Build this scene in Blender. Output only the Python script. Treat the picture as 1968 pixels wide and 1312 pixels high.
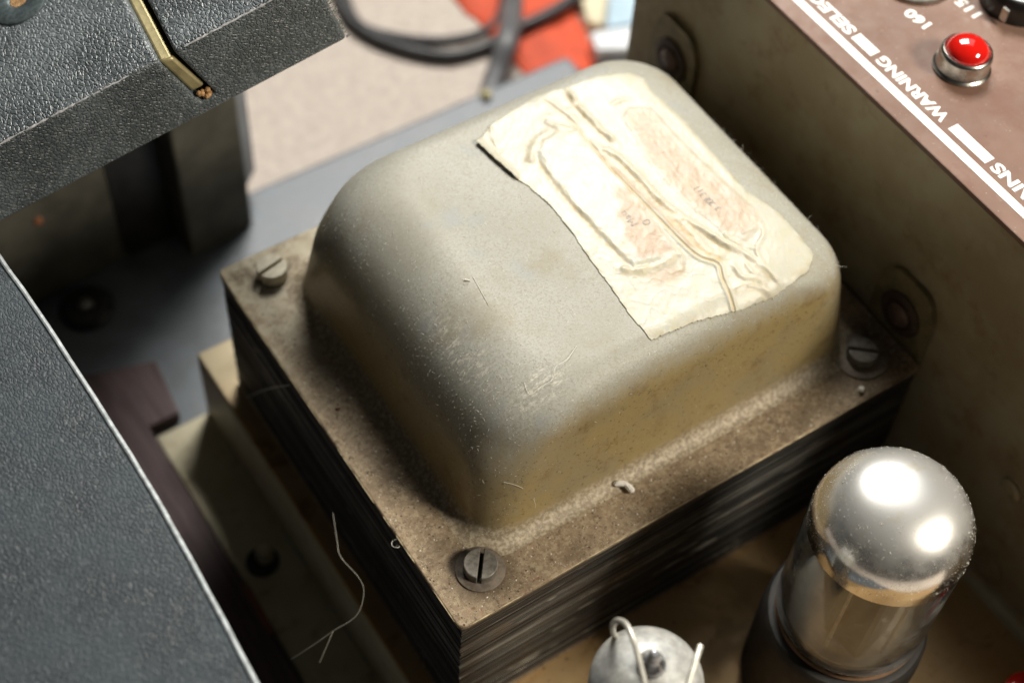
import bpy, bmesh, math, random
import numpy as np
from mathutils import Vector, Matrix, noise as mnoise

for o in list(bpy.data.objects):
    bpy.data.objects.remove(o)
S = 0.001                       # the scene is measured in millimetres and stored in metres
scene = bpy.context.scene
COL = scene.collection
random.seed(7)
rng = np.random.default_rng(7)

# ------------------------------------------------------------------ camera
RC = np.array([[0.8371571, -0.5447742, 0.0488780],
               [-0.4185500, -0.6955798, -0.5839389],
               [0.3521134, 0.4683907, -0.8103248]])      # world -> camera (x right, y down, z forward)
CC = np.array([-85.5163, -123.7281, 317.0771])           # camera position, mm
FPX = 3019.52                                            # focal length in photograph pixels (1968 wide)

cam_d = bpy.data.cameras.new('camera')
cam = bpy.data.objects.new('camera', cam_d)
COL.objects.link(cam)
M = Matrix.Identity(4)
for i in range(3):
    M[i][0] = RC[0, i]
    M[i][1] = -RC[1, i]
    M[i][2] = -RC[2, i]
    M[i][3] = CC[i] * S
cam.matrix_world = M
cam_d.sensor_width = 36.0
cam_d.lens = FPX / 1968 * 36
cam_d.clip_start = 0.01
cam_d.clip_end = 50
cam_d.dof.use_dof = True
cam_d.dof.focus_distance = 0.342
cam_d.dof.aperture_fstop = 8.8
scene.camera = cam

# ------------------------------------------------------------------ world and lamps
world = bpy.data.worlds.new('World')
scene.world = world
world.use_nodes = True
bg = world.node_tree.nodes['Background']
bg.inputs[0].default_value = (1.0, 0.97, 0.92, 1)
bg.inputs[1].default_value = 0.02


def area(name, direction, dist, sx, sy, power, color, target=(70, 40, 0), roll=0.0):
    d = bpy.data.lights.new(name, 'AREA')
    d.shape = 'RECTANGLE'
    d.size = sx
    d.size_y = sy
    d.energy = power
    d.color = color
    o = bpy.data.objects.new(name, d)
    COL.objects.link(o)
    v = Vector(direction).normalized()
    o.location = Vector(target) * S + v * dist
    o.rotation_euler = (v.to_track_quat('Z', 'Y') @ Matrix.Rotation(roll, 3, 'Z').to_quaternion()).to_euler()
    return o


area('key_lamp', (0.38, 0.52, 0.77), 0.95, 0.36, 0.30, 12.0, (1.0, 0.97, 0.91))
area('overhead_lamp', (0.48, 0.42, 0.77), 1.4, 0.8, 0.8, 2.2, (0.93, 0.97, 1.0))
area('side_lamp', (0.42, -0.62, 0.66), 0.9, 0.21, 0.14, 9.3, (1.0, 0.92, 0.79))

scene.view_settings.view_transform = 'Standard'
scene.view_settings.look = 'None'
scene.view_settings.exposure = 0.0
scene.view_settings.gamma = 1.0
scene.view_settings.use_curve_mapping = False
scene.render.engine = 'CYCLES'


# ------------------------------------------------------------------ helpers: geometry
def on(px, py, ax, val):
    """the point of the place seen at a photograph pixel, on the plane where axis ax equals val (mm)"""
    r = RC.T @ np.array([(px - 984) / FPX, (py - 656) / FPX, 1.0])
    t = (val - CC[ax]) / r[ax]
    return CC + r * t


def at(px, py, depth):
    return CC + RC.T @ np.array([(px - 984) / FPX, (py - 656) / FPX, 1.0]) * depth


def tag(o, label=None, cat=None, group=None, kind=None):
    if label: o['label'] = label
    if cat: o['category'] = cat
    if group: o['group'] = group
    if kind: o['kind'] = kind
    return o


ORG = {}


def thing(name, loc, label, cat, group=None):
    o = bpy.data.objects.new(name, None)
    o.empty_display_size = 0.01
    COL.objects.link(o)
    o.location = Vector(loc) * S
    ORG[o] = np.array(loc, float)
    return tag(o, label, cat, group)


def mk(name, verts, faces, mat, parent=None, smooth=True, origin=None, sharp=None):
    v = np.asarray(verts, float)
    if parent is not None:
        org = ORG[parent]
    else:
        org = np.array(origin, float) if origin is not None else np.array([v[:, 0].mean(), v[:, 1].mean(), v[:, 2].min()])
    me = bpy.data.meshes.new(name)
    me.from_pydata(((v - org) * S).tolist(), [], [tuple(int(i) for i in f) for f in faces])
    me.materials.append(mat)
    if smooth:
        me.polygons.foreach_set('use_smooth', [True] * len(me.polygons))
        if sharp:
            me.set_sharp_from_angle(angle=math.radians(sharp))
    me.update()
    o = bpy.data.objects.new(name, me)
    COL.objects.link(o)
    if parent is not None:
        o.parent = parent
    else:
        o.location = Vector(org) * S
    ORG[o] = org
    return o


def bevel(o, w, seg=2, angle=35):
    m = o.modifiers.new('bevel', 'BEVEL')
    m.width = w * S
    m.segments = seg
    m.limit_method = 'ANGLE'
    m.angle_limit = math.radians(angle)
    return o


class MB:
    def __init__(self):
        self.v = []
        self.f = []

    def add(self, v, f):
        n = len(self.v)
        self.v += [tuple(p) for p in v]
        self.f += [tuple(i + n for i in q) for q in f]
        return self

    def box(self, a, b):
        x0, y0, z0 = a
        x1, y1, z1 = b
        v = [(x0, y0, z0), (x1, y0, z0), (x1, y1, z0), (x0, y1, z0), (x0, y0, z1), (x1, y0, z1), (x1, y1, z1), (x0, y1, z1)]
        return self.add(v, [(3, 2, 1, 0), (4, 5, 6, 7), (0, 1, 5, 4), (1, 2, 6, 5), (2, 3, 7, 6), (3, 0, 4, 7)])

    def prism(self, poly, a, b, fr=None):
        """poly (2-D, counter-clockwise) extruded from a to b along the third axis of frame fr (origin, ex, ey, ez)"""
        if fr is None:
            fr = (np.zeros(3), np.array([1., 0, 0]), np.array([0, 1., 0]), np.array([0, 0, 1.]))
        o, ex, ey, ez = [np.array(q, float) for q in fr]
        n = len(poly)
        v = [o + ex * p[0] + ey * p[1] + ez * a for p in poly] + [o + ex * p[0] + ey * p[1] + ez * b for p in poly]
        f = [tuple(range(n))[::-1], tuple(range(n, 2 * n))] + [(i, (i + 1) % n, n + (i + 1) % n, n + i) for i in range(n)]
        return self.add(v, f)

    def lathe(self, prof, c=(0, 0, 0), n=48, ax=None):
        """prof [(r, h)] turned about the vertical through c (or the frame ax = ex, ey, ez)"""
        ex, ey, ez = ax if ax else ((1, 0, 0), (0, 1, 0), (0, 0, 1))
        ex, ey, ez, c = [np.array(q, float) for q in (ex, ey, ez, c)]
        v, f = [], []
        rings = []
        for r, h in prof:
            if r < 1e-6:
                rings.append([len(v)])
                v.append(c + ez * h)
            else:
                rings.append(list(range(len(v), len(v) + n)))
                for i in range(n):
                    a = 2 * math.pi * i / n
                    v.append(c + ex * (r * math.cos(a)) + ey * (r * math.sin(a)) + ez * h)
        for A, Bq in zip(rings, rings[1:]):
            for i in range(n):
                j = (i + 1) % n
                if len(A) == 1 and len(Bq) == 1: break
                if len(A) == 1: f.append((A[0], Bq[j], Bq[i]))
                elif len(Bq) == 1: f.append((A[i], A[j], Bq[0]))
                else: f.append((A[i], A[j], Bq[j], Bq[i]))
        return self.add(v, f)

    def tube(self, pts, r, n=6, taper=False):
        pts = [np.array(p, float) for p in pts]
        v, f = [], []
        up = np.array([0.13, 0.21, 0.97])
        for i, p in enumerate(pts):
            t = pts[min(i + 1, len(pts) - 1)] - pts[max(i - 1, 0)]
            t = t / (np.linalg.norm(t) + 1e-12)
            a = np.cross(t, up)
            if np.linalg.norm(a) < 1e-3: a = np.cross(t, [1, 0, 0])
            a /= np.linalg.norm(a)
            b = np.cross(t, a)
            rr = r[i] if hasattr(r, '__len__') else r
            for k in range(n):
                w = 2 * math.pi * k / n
                v.append(p + a * rr * math.cos(w) + b * rr * math.sin(w))
        m = len(pts)
        for i in range(m - 1):
            for k in range(n):
                f.append((i * n + k, i * n + (k + 1) % n, (i + 1) * n + (k + 1) % n, (i + 1) * n + k))
        f.append(tuple(range(n))[::-1])
        f.append(tuple(range((m - 1) * n, m * n)))
        return self.add(v, f)

    def build(self, name, mat, parent=None, smooth=True, origin=None, sharp=35):
        o = mk(name, self.v, self.f, mat, parent, smooth, origin, sharp)
        bm = bmesh.new()
        bm.from_mesh(o.data)
        bmesh.ops.recalc_face_normals(bm, faces=bm.faces)
        bm.to_mesh(o.data)
        bm.free()
        return o


def spline(pts, k=8):
    """Catmull-Rom through the points"""
    P = [np.array(p, float) for p in pts]
    P = [2 * P[0] - P[1]] + P + [2 * P[-1] - P[-2]]
    out = []
    for i in range(1, len(P) - 2):
        for j in range(k):
            t = j / k
            a, b, c, d = P[i - 1], P[i], P[i + 1], P[i + 2]
            out.append(0.5 * (2 * b + (c - a) * t + (2 * a - 5 * b + 4 * c - d) * t * t + (3 * b - a - 3 * c + d) * t ** 3))
    out.append(P[-2])
    return out


# ------------------------------------------------------------------ helpers: materials
class NT:
    def __init__(self, name):
        self.m = bpy.data.materials.new(name)
        self.m.use_nodes = True
        self.t = self.m.node_tree
        self.b = self.t.nodes['Principled BSDF']
        self.co = self.t.nodes.new('ShaderNodeTexCoord').outputs['Object']
        self.geo = None

    def n(self, typ, **kw):
        x = self.t.nodes.new(typ)
        for k, v in kw.items():
            setattr(x, k, v)
        return x

    def link(self, a, b):
        self.t.links.new(a, b)

    def val(self, sock, v):
        if hasattr(v, 'is_linked') or isinstance(v, bpy.types.NodeSocket):
            self.link(v, sock)
        else:
            if isinstance(v, (tuple, list)) and len(v) == 3 and sock.type == 'RGBA':
                v = (*v, 1)
            sock.default_value = v

    def noise(self, size, detail=4, rough=0.55, co=None, dist=0.0, out='Fac'):
        """noise whose features are about `size` millimetres"""
        x = self.n('ShaderNodeTexNoise')
        self.link(co or self.co, x.inputs['Vector'])
        x.inputs['Scale'].default_value = 1000.0 / size
        x.inputs['Detail'].default_value = detail
        x.inputs['Roughness'].default_value = rough
        x.inputs['Distortion'].default_value = dist
        return x.outputs[out]

    def voro(self, size, feature='F1', co=None, rnd=1.0, out='Distance'):
        x = self.n('ShaderNodeTexVoronoi', feature=feature)
        self.link(co or self.co, x.inputs['Vector'])
        x.inputs['Scale'].default_value = 1000.0 / size
        x.inputs['Randomness'].default_value = rnd
        return x.outputs[out]

    def ramp(self, fac, a, b, lo=0.0, hi=1.0, smooth=True):
        x = self.n('ShaderNodeMapRange', interpolation_type='SMOOTHSTEP' if smooth else 'LINEAR')
        self.val(x.inputs[0], fac)
        x.inputs[1].default_value = a
        x.inputs[2].default_value = b
        x.inputs[3].default_value = lo
        x.inputs[4].default_value = hi
        return x.outputs[0]

    def math(self, op, a, b=None, c=None):
        x = self.n('ShaderNodeMath', operation=op)
        self.val(x.inputs[0], a)
        if b is not None: self.val(x.inputs[1], b)
        if c is not None: self.val(x.inputs[2], c)
        return x.outputs[0]

    def mix(self, fac, a, b, blend='MIX'):
        x = self.n('ShaderNodeMix', data_type='RGBA', blend_type=blend)
        self.val(x.inputs['Factor'], fac)
        self.val(x.inputs[6], a)
        self.val(x.inputs[7], b)
        return x.outputs[2]

    def scaled(self, sx, sy, sz, rz=0.0, off=(0, 0, 0)):
        x = self.n('ShaderNodeMapping')
        self.link(self.co, x.inputs[0])
        x.inputs['Scale'].default_value = (sx, sy, sz)
        x.inputs['Rotation'].default_value = (0, 0, rz)
        x.inputs['Location'].default_value = off
        return x.outputs[0]

    def normal(self, comp='Z'):
        g = self.n('ShaderNodeNewGeometry')
        s = self.n('ShaderNodeSeparateXYZ')
        self.link(g.outputs['Normal'], s.inputs[0])
        return s.outputs[comp]

    def pos(self, comp):
        s = self.n('ShaderNodeSeparateXYZ')
        self.link(self.co, s.inputs[0])
        return s.outputs[comp]

    def bump(self, h, dist_mm, strength=1.0):
        x = self.n('ShaderNodeBump')
        x.inputs['Strength'].default_value = strength
        x.inputs['Distance'].default_value = dist_mm * S
        self.link(h, x.inputs['Height'])
        if self.b.inputs['Normal'].is_linked:
            self.link(self.b.inputs['Normal'].links[0].from_socket, x.inputs['Normal'])
        self.link(x.outputs[0], self.b.inputs['Normal'])
        return self

    def set(self, **kw):
        for k, v in kw.items():
            k = {'color': 'Base Color', 'rough': 'Roughness', 'metal': 'Metallic', 'spec': 'Specular IOR Level',
                 'trans': 'Transmission Weight', 'ior': 'IOR', 'coat': 'Coat Weight', 'coat_rough': 'Coat Roughness',
                 'sheen': 'Sheen Weight', 'sss': 'Subsurface Weight', 'alpha': 'Alpha'}[k]
            self.val(self.b.inputs[k], v)
        return self


def m_bell():
    k = NT('dusty painted steel')
    big = k.noise(22, 5)
    fine = k.noise(0.55, 3, 0.7)
    mid = k.noise(3.5, 5, 0.65)
    paint = k.mix(k.ramp(big, .35, .68), (.30, .225, .095), (.25, .20, .105))
    paint = k.mix(k.ramp(k.noise(9, 6, .7), .52, .72), paint, (.19, .125, .05))
    speck = k.ramp(k.noise(0.8, 2, .6), .60, .70)
    paint = k.mix(k.math('MULTIPLY', speck, .75), paint, (.09, .065, .035))
    paint = k.mix(k.math('MULTIPLY', k.ramp(k.noise(2.6, 5, .75), .60, .70), .5), paint, (.13, .085, .04))
    nz = k.normal('Z')
    dust = k.ramp(k.math('ADD', nz, k.math('MULTIPLY', k.math('SUBTRACT', mid, .5), .45)), .02, .78)
    dcol = k.mix(k.ramp(big, .3, .7), (.295, .288, .24), (.352, .350, .308))
    dcol = k.mix(k.ramp(fine, .34, .56), (.27, .255, .205), dcol)
    dcol = k.mix(k.ramp(k.noise(.45, 2), .68, .76), dcol, (.52, .50, .43))
    dcol = k.mix(k.math('MULTIPLY', k.ramp(k.noise(14, 3, .5), .58, .74), .5), dcol, (.25, .275, .30))
    # rubbed patches near the two rounded corners: short pale scratches
    sc = k.noise(2.6, 6, .75, co=k.scaled(1, 2.6, 1, .9))
    fib = k.ramp(sc, .50, .62)
    px, py = k.pos('X'), k.pos('Y')

    def spot(cx, cy, rx, ry):
        dx = k.math('DIVIDE', k.math('SUBTRACT', px, (cx - 68) * S), rx * S)
        dy = k.math('DIVIDE', k.math('SUBTRACT', py, (cy - 58.5) * S), ry * S)
        r2 = k.math('ADD', k.math('MULTIPLY', dx, dx), k.math('MULTIPLY', dy, dy))
        return k.ramp(r2, 0.1, 1.0, 1.0, 0.0)
    rub = k.math('MAXIMUM', spot(26, 43, 5, 16), spot(34, 25, 9, 5))
    wear = k.math('MULTIPLY', k.math('MULTIPLY', rub, fib), .8)
    dcol = k.mix(wear, dcol, (.58, .55, .46))
    stain_shade = k.math('MULTIPLY', k.ramp(k.noise(19, 6, .7, co=k.scaled(1, 1, 1, off=(.1, .3, .2))), .50, .68), .55)
    dcol = k.mix(stain_shade, dcol, (.25, .215, .145))
    col = k.mix(dust, paint, dcol)
    foot = k.ramp(k.math('ADD', k.pos('Z'), k.math('MULTIPLY', k.math('SUBTRACT', mid, .5), .006)), .0515, .0555, 1.0, 0.0)
    grime_lit = k.mix(k.ramp(k.noise(1.0, 4, .7), .42, .62), (.22, .165, .10), (.46, .385, .27))  # brown grime, with paler grains painted in for the light on the fillet
    col = k.mix(k.math('MULTIPLY', foot, .85), col, grime_lit)
    k.set(color=col, rough=k.ramp(k.math('ADD', dust, k.math('MULTIPLY', big, .5)), .2, 1.3, .36, .60), metal=.08, spec=.45)
    k.bump(k.noise(.5, 3, .7), .045, .6)
    k.bump(k.noise(9, 3), .3, .35)
    return k.m


def m_plate():
    k = NT('rust stained steel under dust')
    n1, n2 = k.noise(10, 6, .65), k.noise(1.1, 4, .7)
    c = k.mix(k.ramp(n1, .35, .65), (.215, .155, .095), (.285, .215, .140))
    c = k.mix(k.math('MULTIPLY', k.ramp(n2, .46, .60), .75), c, (.38, .305, .20))
    c = k.mix(k.math('MULTIPLY', k.ramp(k.noise(.9, 4, .75), .54, .64), .8), c, (.085, .058, .036))
    c = k.mix(k.math('MULTIPLY', k.ramp(k.noise(5, 6, .75), .56, .68), .6), c, (.24, .115, .06))
    c = k.mix(k.math('MULTIPLY', k.ramp(k.noise(13, 6, .75, co=k.scaled(1, 1, 1, off=(.5, 0, 0))), .50, .64), .55), c, (.12, .085, .052))
    px, py = k.pos('X'), k.pos('Y')
    ring_ = None
    for sx, sy, rr in ((11.6, 10.2, 10), (124.7, 10.4, 15), (11.2, 108.2, 8)):
        dx = k.math('DIVIDE', k.math('SUBTRACT', px, (sx - 68) * S), rr * S)
        dy = k.math('DIVIDE', k.math('SUBTRACT', py, (sy - 58.5) * S), rr * S)
        g = k.ramp(k.math('ADD', k.math('ADD', k.math('MULTIPLY', dx, dx), k.math('MULTIPLY', dy, dy)), k.math('MULTIPLY', k.noise(3, 5, .7), .5)), .45, 1.25, 1.0, 0.0)
        ring_ = g if ring_ is None else k.math('MAXIMUM', ring_, g)
    c = k.mix(k.math('MULTIPLY', ring_, .7), c, (.085, .060, .038))
    far = k.ramp(k.pos('Y'), -.004, .054)          # the far corner keeps its bare pale paint
    c = k.mix(k.math('MULTIPLY', far, k.ramp(k.noise(7, 5, .7), .30, .62)), c, (.52, .47, .35))
    k.set(color=c, rough=.72, spec=.3)
    k.bump(k.noise(.6, 4, .75), .10, .8)
    return k.m


def m_lam():
    k = NT('oiled iron laminations')
    st = k.noise(1.0, 5, .7, co=k.scaled(.018, .018, 1.6))
    st2 = k.noise(.35, 3, .7, co=k.scaled(.014, .014, 1.0, off=(3, 1, 0)))
    c = k.mix(k.ramp(st, .40, .66), (.026, .026, .026), (.085, .083, .076))
    c = k.mix(k.math('MULTIPLY', k.ramp(st2, .60, .68), .9), c, (.42, .39, .33))
    c = k.mix(k.math('MULTIPLY', k.ramp(k.noise(14, 4), .5, .7), .5), c, (.06, .042, .028))
    sh = k.n('ShaderNodeAttribute', attribute_name='tone')
    c = k.mix(1.0, c, sh.outputs['Color'], 'MULTIPLY')
    k.set(color=c, rough=k.ramp(st, .3, .7, .62, .40), metal=.3)
    k.bump(st2, .08, .8)
    return k.m


def m_deck():
    k = NT('tarnished copper plated steel')
    c = k.mix(k.ramp(k.noise(30, 5, .6), .36, .66), (.42, .265, .115), (.46, .32, .16))
    c = k.mix(k.ramp(k.noise(12, 6, .7, dist=.6), .52, .74), c, (.24, .105, .035))
    c = k.mix(k.math('MULTIPLY', k.ramp(k.noise(2.2, 4, .7), .62, .70), .7), c, (.08, .05, .028))
    far = k.math('MULTIPLY', k.ramp(k.pos('Y'), .095, .125), .8)
    c = k.mix(far, c, (.36, .315, .21))
    k.set(color=c, rough=k.ramp(k.noise(6, 4), .3, .7, .38, .6), metal=.3, spec=.4)
    k.bump(k.noise(1.2, 4, .7), .05, .5)
    return k.m


def m_wall():
    k = NT('dull olive plated steel')
    c = k.mix(k.ramp(k.noise(26, 5, .6), .36, .66), (.31, .25, .15), (.38, .335, .225))
    c = k.mix(k.math('MULTIPLY', k.ramp(k.noise(9, 6, .7), .5, .72), .6), c, (.21, .13, .065))
    k.set(color=c, rough=.5, metal=.2, spec=.35)
    k.bump(k.noise(1.0, 4, .7), .03, .5)
    return k.m


def m_cream():
    k = NT('cream plated steel flange')
    c = k.mix(k.ramp(k.noise(12, 5), .36, .66), (.50, .45, .30), (.58, .53, .38))
    c = k.mix(k.math('MULTIPLY', k.ramp(k.noise(5, 5), .55, .7), .5), c, (.25, .17, .09))
    k.set(color=c, rough=.5, metal=.2)
    return k.m


def m_panel():
    k = NT('faded brown panel paint')
    c = k.mix(k.ramp(k.noise(34, 4, .6), .36, .66), (.155, .084, .056), (.205, .123, .089))
    c = k.mix(k.math('MULTIPLY', k.ramp(k.noise(10, 6, .7), .50, .70), .55), c, (.165, .085, .06))
    c = k.mix(k.math('MULTIPLY', k.ramp(k.noise(17, 6, .7, co=k.scaled(1, 1, 1, off=(.2, .5, 0))), .56, .70), .5), c, (.33, .245, .21))
    c = k.mix(k.math('MULTIPLY', k.ramp(k.noise(24, 6, .75, co=k.scaled(1, 1, 1, off=(.8, .1, 0))), .52, .66), .6), c, (.15, .065, .04))
    c = k.mix(k.math('MULTIPLY', k.ramp(k.noise(.9, 3, .6), .66, .74), .5), c, (.42, .34, .30))
    c = k.mix(k.math('MULTIPLY', k.ramp(k.noise(1.8, 3, .6, co=k.scaled(1, 1, 1, off=(.4, 0, 0))), .68, .74), .7), c, (.09, .055, .045))
    k.set(color=c, rough=k.ramp(k.noise(5, 5, .7), .3, .7, .46, .62), spec=.38)
    k.bump(k.noise(.8, 4, .7), .03, .5)
    return k.m


def m_plain(name, color, rough=.5, metal=0.0, vary=.25, size=3, bump=0.0, bsize=.8, **kw):
    k = NT(name)
    dark = tuple(c * (1 - vary) for c in color)
    lite = tuple(min(1, c * (1 + vary * .7)) for c in color)
    c = k.mix(k.ramp(k.noise(size, 5, .65), .33, .68), dark, lite)
    k.set(color=c, rough=rough, metal=metal, **kw)
    if bump:
        k.bump(k.noise(bsize, 4, .65), bump, .8)
    return k.m


def m_tolex(name, base=(.030, .035, .037), hi=(.10, .108, .108), grain=1.05, rough=.48, depth=.22, crack=.5, spec=.5, coat=0.0):
    k = NT(name)
    wob = k.n('ShaderNodeVectorMath', operation='ADD')
    nz = k.n('ShaderNodeVectorMath', operation='SCALE')
    k.link(k.noise(2.2, 3, out='Color'), nz.inputs[0])
    nz.inputs['Scale'].default_value = .0011
    k.link(k.scaled(1.0, .62, 1.0, .55), wob.inputs[0])
    k.link(nz.outputs[0], wob.inputs[1])
    e = k.voro(grain, 'DISTANCE_TO_EDGE', co=wob.outputs[0])
    cell = k.ramp(e, .0, .22)
    patch = k.noise(16, 4, .6)
    line = k.math('MULTIPLY', k.ramp(k.voro(grain * .75, 'DISTANCE_TO_EDGE', co=wob.outputs[0]), .03, .10, 1, 0), k.ramp(k.noise(1.6, 4, .7), .45, .65))
    c = k.mix(k.ramp(patch, .34, .68), base, tuple(b * 1.7 for b in base))
    c = k.mix(k.math('MULTIPLY', line, crack), c, hi)
    c = k.mix(k.math('MULTIPLY', k.ramp(k.noise(.5, 2), .70, .76), .6), c, (.28, .28, .26))
    k.set(color=c, rough=k.ramp(patch, .3, .7, rough - .05, rough + .08), spec=spec, coat=coat, coat_rough=.42)
    k.bump(cell, depth, .9)
    k.bump(k.noise(.5, 3), .04, .6)
    return k.m


def m_silver():
    k = NT('mirror getter under dust')
    d = k.math('ADD', k.math('MULTIPLY', k.normal('Z'), .42), k.math('MULTIPLY', k.noise(5, 5, .7), .35))
    dust = k.ramp(d, .20, .60, .06, .52)
    sp = k.math('MULTIPLY', k.ramp(k.noise(.42, 2, .6), .58, .66), .35)
    w = k.math('MAXIMUM', dust, sp)
    dc = k.mix(k.math('MULTIPLY', k.ramp(k.noise(6, 3), .60, .70), .8), (.56, .555, .52), (.50, .44, .31))
    c = k.mix(w, (.80, .785, .75), dc)
    k.set(color=c, rough=k.ramp(w, 0, .5, .13, .33), metal=k.ramp(w, .05, .5, 1.0, .72), coat=.4, coat_rough=.03)
    k.bump(k.noise(.4, 2), .015, .5)
    return k.m


def m_glass(name='valve glass', tint=(.93, .95, .93), rough=.03):
    k = NT(name)
    fog = k.ramp(k.noise(9, 6, .75), .54, .74, .015, .30)
    k.set(color=k.mix(fog, tint, (.40, .38, .33)), rough=k.ramp(k.noise(3, 5, .7), .45, .75, rough, rough + .18), trans=k.math('SUBTRACT', 1.0, fog), ior=1.46)
    return k.m


def m_label():
    k = NT('aged paper label')
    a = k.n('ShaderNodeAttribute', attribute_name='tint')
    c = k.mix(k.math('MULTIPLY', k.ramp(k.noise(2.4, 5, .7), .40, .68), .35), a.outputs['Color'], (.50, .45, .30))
    c = k.mix(k.math('MULTIPLY', k.ramp(k.noise(.5, 3, .7), .62, .72), .4), c, (.28, .23, .14))
    k.set(color=c, rough=.42, spec=.5, sss=.4)
    k.b.inputs['Subsurface Radius'].default_value = (.0035, .0021, .0009)
    k.bump(k.noise(1.2, 4, .6), .10, .6)
    return k.m


def m_carpet():
    k = NT('beige carpet')
    c = k.mix(k.ramp(k.noise(3.5, 4, .8), .35, .65), (.54, .46, .40), (.72, .64, .56))
    k.set(color=c, rough=.9, spec=.1)
    k.bump(k.noise(1.6, 3, .8), .8, 1.0)
    return k.m


def m_wood(name, a, b):
    k = NT(name)
    g = k.noise(1.6, 5, .65, co=k.scaled(1, .06, 1), dist=.3)
    c = k.mix(k.ramp(g, .35, .66), a, b)
    k.set(color=c, rough=.62)
    k.bump(g, .12, .6)
    return k.m


BELL, PLATE, LAM, DECK, WALL, CREAM, PANEL = m_bell(), m_plate(), m_lam(), m_deck(), m_wall(), m_cream(), m_panel()
TOLEX = m_tolex('black leathercloth', (.056, .068, .073), (.28, .30, .305), .95, .40, .18, .65, .8)
TOLEX2 = m_tolex('worn charcoal leathercloth', (.014, .021, .026), (.08, .095, .10), .8, .5, .09, .7)
TOLEX3 = m_tolex('grey black leathercloth', (.075, .090, .105), (.13, .14, .15), 1.6, .46, .04, .3, .7, .35)
SILVER, GLASS, LABEL, CARPET = m_silver(), m_glass(), m_label(), m_carpet()
SCREW = m_plain('grey zinc screw', (.17, .155, .13), .55, .35, .35, 1.2, .06, .5)
SLOT = m_plain('dark slot shade', (.03, .025, .018), .9, 0, .3, 1)  # shade of the recess put into the slot floor's colour
SCREWP = m_plain('paint covered screw', (.46, .42, .32), .55, .2, .2, 1.5, .05, .6)
WASHER = m_plain('dusty steel washer', (.155, .125, .095), .65, .25, .35, 1.6, .08, .6)
WHITE = m_plain('white panel print', (.82, .81, .77), .5, 0, .05, 2)
CHROME = m_plain('worn chrome', (.50, .48, .43), .26, 1.0, .25, 2.5, .01)
STEEL = m_plain('dull steel', (.36, .35, .32), .40, .9, .25, 3, .02)
RED = m_plain('red jewel plastic', (.62, .010, .006), .10, 0, .1, 6, coat=1.0, coat_rough=.03)
BLACK = m_plain('black bakelite', (.014, .013, .012), .30, 0, .4, 4)
MATT = m_plain('dusty black bakelite', (.022, .019, .016), .65, 0, .4, 4, .04)
RUBBER = m_plain('dark brown rubber', (.055, .032, .022), .6, 0, .3, 3)
MAUVE = m_plain('brown rivet head', (.12, .075, .06), .45, .2, .3, 3)
BRASS = m_plain('tarnished brass strip', (.42, .36, .19), .46, .6, .25, 5, .03)
CHIP = m_plain('bare chipboard', (.42, .24, .10), .85, 0, .55, 1.1, .3, .9)
TRIM = m_plain('pale edge trim', (.36, .39, .40), .5, .1, .35, 2.5, .08, 1.2)
SEAM = m_plain('worn pale seam', (.50, .50, .51), .6, 0, .45, 1.0, .05)
GALV = m_plain('grey blue painted washer', (.085, .11, .115), .40, .4, .35, 1.2, .06)
POST = m_plain('dark dusty wood', (.065, .061, .047), .65, 0, .35, 12, .1, 2)
PURPLE = m_wood('dark purple brown wood', (.07, .04, .042), (.13, .085, .085))
LUG = m_plain('dull yellow plated lug', (.22, .185, .10), .5, .3, .3, 5, .03)
CABLE = m_plain('dark grey cable', (.035, .035, .037), .4, 0, .3, 8)
CABLE2 = m_plain('mid grey cable', (.13, .13, .135), .4, 0, .2, 8)
REDCLOTH = m_plain('orange red cloth', (.66, .085, .028), .7, 0, .15, 8, .2, 1.2)
CARD = m_plain('white card', (.75, .78, .80), .5, 0, .08, 8)
CARDB = m_plain('pale blue card', (.40, .55, .66), .5, 0, .15, 10)
CARDY = m_plain('pale yellow card', (.68, .62, .42), .5, 0, .2, 10)
ANODE = m_plain('grey carbonised anode', (.055, .05, .043), .5, .5, .35, 3)
MICA = m_plain('mica disc', (.22, .19, .15), .4, 0, .2, 4)
WIRE = m_plain('pale retaining wire', (.55, .53, .46), .42, .4, .2, 2, .03)
GETTER = m_plain('dusty grey getter glass', (.40, .40, .375), .5, .2, .25, 2.2, .03, .4, coat=.35, coat_rough=.12)
TIP = m_plain('smoky glass tip', (.26, .265, .275), .12, .3, .3, 2, coat=1.0, coat_rough=.03)
LINT = m_plain('pale lint', (.72, .69, .60), .8, 0, .1, 3)
THREAD = m_plain('grey thread', (.30, .28, .23), .8, 0, .15, 3)
GRAIN = m_plain('dust grain', (.55, .48, .36), .8, 0, .5, 2)
INK = m_plain('faded pencil', (.33, .295, .26), .8, 0, .3, 1.0)
ORANGE = m_plain('orange paint chip', (.26, .10, .045), .6, 0, .3, 3)


# ------------------------------------------------------------------ the table under everything
tb = MB()
NX, NY = 60, 60
vs = [(-700 + 1700 * i / NX, -700 + 1700 * j / NY, -100.0) for j in range(NY + 1) for i in range(NX + 1)]
fs = [(j * (NX + 1) + i, j * (NX + 1) + i + 1, (j + 1) * (NX + 1) + i + 1, (j + 1) * (NX + 1) + i) for j in range(NY) for i in range(NX)]
table = mk('carpet', vs, fs, CARPET, origin=(0, 0, -100))
tag(table, 'beige short pile carpet under the amplifier', 'carpet', kind='structure')

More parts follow.
